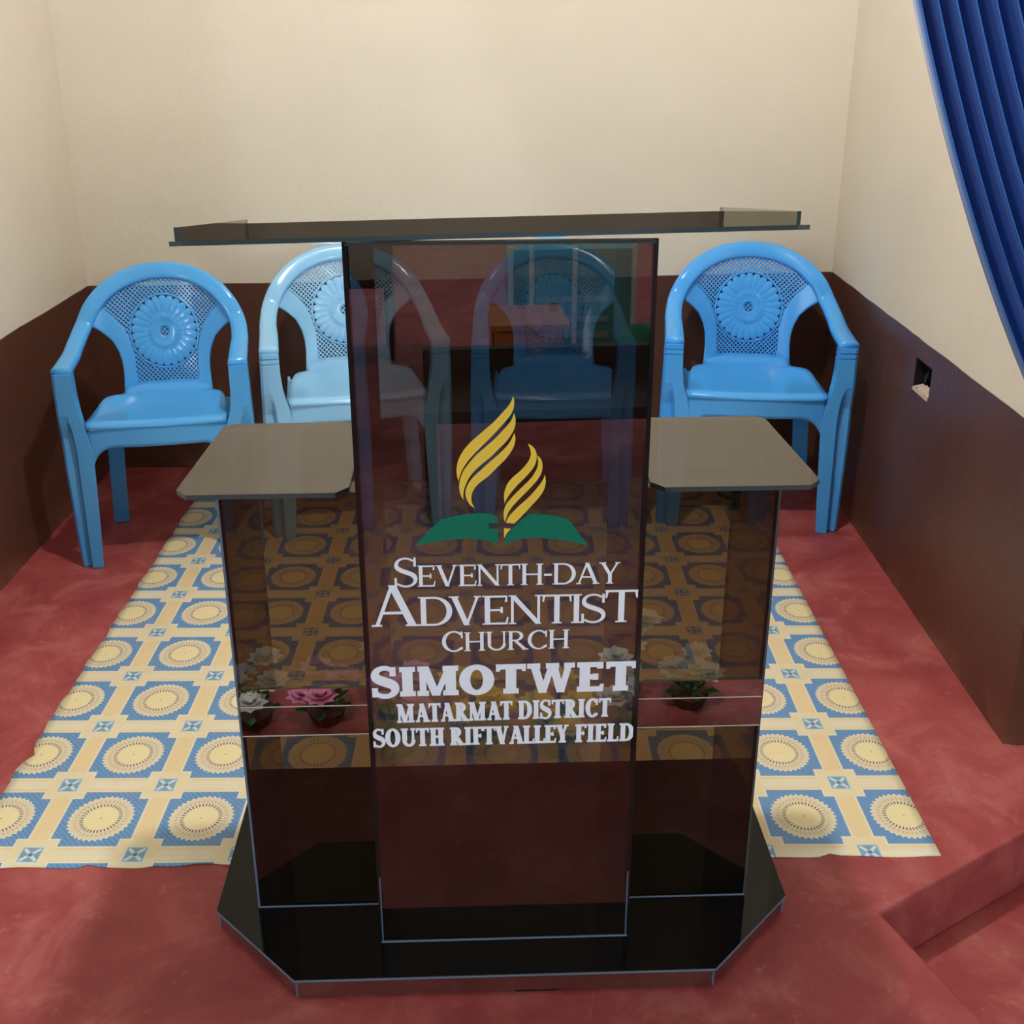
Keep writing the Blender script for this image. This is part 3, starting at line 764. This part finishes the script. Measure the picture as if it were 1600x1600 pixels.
    # rear legs
    for s_ in (-1, 1):
        mb = MB(); lv = [(0, .214, .375), (.1, .207, .36), (.25, .195, .338), (.41, .178, .31)]; K = 6
        for z, x, y in lv:
            wv = .05; sec = [(x-wv/2, y-.022), (x+wv/2, y-.022), (x+wv/2, y+.022), (x+wv/2-.008, y+.022), (x+wv/2-.010, y-.012), (x-wv/2, y-.012)]
            mb.v += [(s_*a, b, z) for a, b in sec]
        for i in range(len(lv)-1):
            for k in range(K):
                q = (i*K+k, i*K+(k+1) % K, (i+1)*K+(k+1) % K, (i+1)*K+k); mb.f.append(q if s_ > 0 else q[::-1])
        b = tuple(range(K)); t = tuple((len(lv)-1)*K+k for k in range(K)); mb.f += [b[::-1], t] if s_ > 0 else [b, t[::-1]]
        mb.build('leg', mat, ch)
    return ch
def place(c, x, y, yaw, label, group='plastic armchairs along the back wall', z=.0028, sc=(.965, 1, 1)):
    c.scale = sc; c.location = (x, y, z); c.rotation_euler = (0, 0, R(yaw)); tag(c, label, 'chair', group)
def copy_tree(o, parent=None):
    c = o.copy(); col.objects.link(c); c.parent = parent
    for k in list(o.children): copy_tree(k, c)
    return c
place(make_chair('plastic_armchair', 'blue1', False), -.982, 2.765, 10, 'blue plastic armchair in the corner by the left wall, arm posts without grooves', sc=(.905, .87, .995))
place(make_chair('plastic_armchair', 'blue2'), -.452, 2.962, 13, 'pale sky blue plastic armchair half hidden behind the glass lectern column')
c3 = make_chair('plastic_armchair', 'blue4'); place(c3, .142, 2.975, 2, 'blue plastic armchair seen wholly through the dark glass lectern column', sc=(.925, 1, 1))
c4 = copy_tree(c3); place(c4, .714, 2.975, -6, 'bright blue plastic armchair beside the right wall with grooved arm posts')

# ------------------------------------------------------------------ curtain, tied back to the right
cur = tag(empty('curtain', (1.16, 1.86, 0)), 'royal blue satin pleated curtain tied back at the right wall', 'curtain')
NPLT = 17
def cloth(a, b):
    q = .36*a; t = 1-b
    P0 = (.36+1.2*q, 2.70); P1 = (.615+.93*q, .95+2.2*q); P2 = (1.45+.15*q, .15+2.6*q)
    k0, k1, k2 = (1-t)**2, 2*t*(1-t), t*t
    x = P0[0]*k0+P1[0]*k1+P2[0]*k2; z = P0[1]*k0+P1[1]*k1+P2[1]*k2
    ph = a*NPLT*2*math.pi+.6*math.sin(a*11); ph += .5*math.sin(ph)
    amp = .047*(1-.55*t)
    return (x-1.16+.006*math.cos(ph), 1.866-amp*math.sin(ph)-1.86, z)
vs, fs = grid(340, 60, cloth); solid(obj('drape', vs, fs, 'curtain', cur, True), .002, 0)
def tail(a, b):
    z = .02+.50*b; x = 1.40+.20*a; return (x-1.16, 1.885-.014*math.sin(a*7*2*math.pi)-1.86, z)
vs, fs = grid(100, 14, tail); solid(obj('drape_tail', vs, fs, 'curtain', cur, True), .002, 0)
MB().box(.27, .31, -.02, .07, .12, 1.12).build('tie_band', 'curtain', cur)
MB().tube([(-.85, 0, 2.72), (.35, 0, 2.72)], .014, 10).build('curtain_rod', 'white', cur)

# ------------------------------------------------------------------ open socket hole in the right wall
sk = tag(empty('wall_socket_box', (XR, (HY0+HY1)/2, HZ0)), 'open black electrical box with broken plaster in the brown right wall', 'socket')
hy = (HY1-HY0)/2; hz = HZ1-HZ0
mb = MB(); t_ = .003
mb.box(.001, HD-.002, -hy+.001, -hy+t_+.001, .001, hz-.001); mb.box(.001, HD-.002, hy-t_-.001, hy-.001, .001, hz-.001)
mb.box(.001, HD-.002, -hy+.004, hy-.004, .001, .004); mb.box(.001, HD-.002, -hy+.004, hy-.004, hz-.004, hz-.001); mb.box(HD-.005, HD-.001, -hy+.004, hy-.004, .004, hz-.004)
mb.build('back_box', 'boxblack', sk)
for k, (yy, zz, col_) in enumerate(((-.02, .03, 'boxblack'), (.015, .045, 'boxblack'), (.03, .03, 'edge'))):
    MB().tube(catmull([(HD-.006, yy, zz), (.03, yy+.012, zz+.012), (.018, yy-.008, zz-.006), (.012, yy-.022, zz+.014)], 5), .0028, 6).build('wire', col_, sk)
mb = MB(); jag = [.006, .012, .007, .015, .010, .018, .012, .020, .011, .016]; v = []
for k, h_ in enumerate(jag):
    y0 = hy-.003-(2*hy-.008)*k/(len(jag)-1); v += [(-.0025, y0, -.006), (-.001, y0, h_*.35), (.022, y0, h_), (.03, y0, -.001)]
fs = [(4*i+e, 4*i+(e+1) % 4, 4*i+4+(e+1) % 4, 4*i+4+e) for i in range(len(jag)-1) for e in range(4)]+[(3, 2, 1, 0), tuple(4*(len(jag)-1)+e for e in range(4))]
mb.add(v, fs).build('broken_plaster', 'rawplaster', sk)

# ------------------------------------------------------------------ artificial flowers on the floor in front of the podium (seen in the glass)
def flower(mat, x, y, zt, big, label):
    t = tag(empty('artificial_flower', (x, y, 0)), label, 'flower', 'artificial flowers in front of the podium')
    MB().tube([(0, 0, .0), (0, 0, .03)], [.035, .045], 14).build('pot', 'pot', t)
    for k in range(5):
        a = k*1.256+x*9; dx, dy = .040*big*math.cos(a), .040*big*math.sin(a); z = zt*(.6+.4*((k*3) % 5)/4)
        st = MB().tube([(0, 0, .03), (dx*.6, dy*.6, z*.6), (dx, dy, z)], .003, 5).build('stem', 'leaf', t)
        mb = MB()
        for ring, (n_, r_, up_) in enumerate(((9, .034*big, .006), (7, .024*big, .016), (5, .014*big, .022))):
            for j in range(n_):
                b = 2*math.pi*j/n_+ring*.3; c_, s_ = math.cos(b), math.sin(b); e = .012*big
                mb.add([(dx, dy, z), (dx+c_*r_*.6-s_*e, dy+s_*r_*.6+c_*e, z+up_*.7), (dx+c_*r_, dy+s_*r_, z+up_), (dx+c_*r_*.6+s_*e, dy+s_*r_*.6-c_*e, z+up_*.7)], [(0, 1, 2, 3)])
        solid(mb.build('blossom', mat, t), .001)
        mb = MB()
        for j in range(3):
            b = a+j*2.1; c_, s_ = math.cos(b), math.sin(b); zz = z*(.35+.18*j)
            mb.add([(dx*.5, dy*.5, zz), (dx*.5+c_*.03-s_*.012, dy*.5+s_*.03+c_*.012, zz+.012), (dx*.5+c_*.045, dy*.5+s_*.045, zz+.010), (dx*.5+c_*.03+s_*.012, dy*.5+s_*.03-c_*.012, zz+.012)], [(0, 1, 2, 3)])
        solid(mb.build('leaf', 'leaf', t), .001)
    return t
FW = [('pink', -.205, .80, .19, 1.25, 'tall pink artificial flowers in a clay pot before the podium'), ('pink', -.37, .83, .11, 1.2, 'low pink artificial flowers in a clay pot before the podium'),
      ('yellow', -.03, .80, .16, 1.25, 'yellow artificial flowers in a clay pot before the podium'), ('yellow', .135, .82, .14, 1.2, 'low yellow artificial flowers in a clay pot before the podium'),
      ('wpetal', .30, .80, .20, 1.2, 'tall white artificial flowers in a clay pot before the podium'), ('wpetal', -.53, .83, .13, 1.2, 'small white artificial flowers in a clay pot before the podium'),
      ('wpetal', .45, .83, .11, 1.1, 'low white artificial flowers in a clay pot before the podium')]
for a in FW: flower(*a)

# ------------------------------------------------------------------ things in the hall that the glass mirrors
bx = tag(empty('wooden_bench', (.17, -1.75, NAVE_Z)), 'low orange wooden bench in the hall facing the platform', 'bench')
MB().box(.0, .30, -.02, 0, .17, .37).build('front_board', 'wood', bx); MB().box(-.02, .32, -.34, .02, .37, .395).build('seat', 'wood', bx)
for a in (.0, .27):
    for b in (-.32, -.051): MB().box(a, a+.03, b, b+.03, 0, .37).build('leg', 'wood', bx)
cb = tag(empty('cabinet', (.58, -2.35, NAVE_Z)), 'teal cabinet with white posts and rails in the hall', 'cabinet')
MB().box(-.30, .30, -.30, 0, .02, .60).build('body', 'teal', cb)
for a in (-.31, -.21, .0, .29): MB().box(a, a+.022, .0, .022, 0, .62).build('post', 'white', cb)
for b in (.16, .24, .34): MB().box(-.18, .18, .0, .012, b, b+.03).build('rail', 'nave', cb)
vs, fs = grid(17, 9, lambda a, b: (.14*math.sin(math.pi*b)*math.cos(2*math.pi*a)*(1+.2*math.sin(5*a*6.28)), .10*math.sin(math.pi*b)*math.sin(2*math.pi*a), .16+.16*math.cos(math.pi*b)))
bg = tag(obj('cloth_bag', vs, fs, 'green', None, True), 'green cloth bag on the hall floor beside the cabinet', 'bag'); bg.location = (.86, -2.0, NAVE_Z)

def pew(x0, x1, y, label, hb=.86):  # pews added so the podium glass mirrors dark shapes
    p = tag(empty('pew', ((x0+x1)/2, y, NAVE_Z)), label, 'pew', 'dark pews added in the hall'); h_ = (x1-x0)/2
    MB().box(-h_, h_, -.20, .16, .42, .46).build('seat', 'darkwood', p); MB().box(-h_, h_, -.24, -.20, .30, hb).build('backrest', 'darkwood', p)
    for a in (-h_, h_-.04): MB().box(a, a+.04, -.20, .14, 0, .42).build('leg', 'darkwood', p)
pew(-2.7, -.45, -1.4, 'dark wooden pew added left of the hall aisle, front row'); pew(1.05, 2.7, -1.4, 'dark wooden pew added right of the hall aisle, front row')
pew(-2.7, -.30, -2.7, 'dark wooden pew added left of the hall aisle, second row'); pew(1.15, 2.7, -2.7, 'dark wooden pew added right of the hall aisle, second row')
pew(-.14, .95, -.62, 'low dark wooden bench added in the hall to darken the podium reflection', .56)  # added: its dark mirror image stands in for a person behind the camera
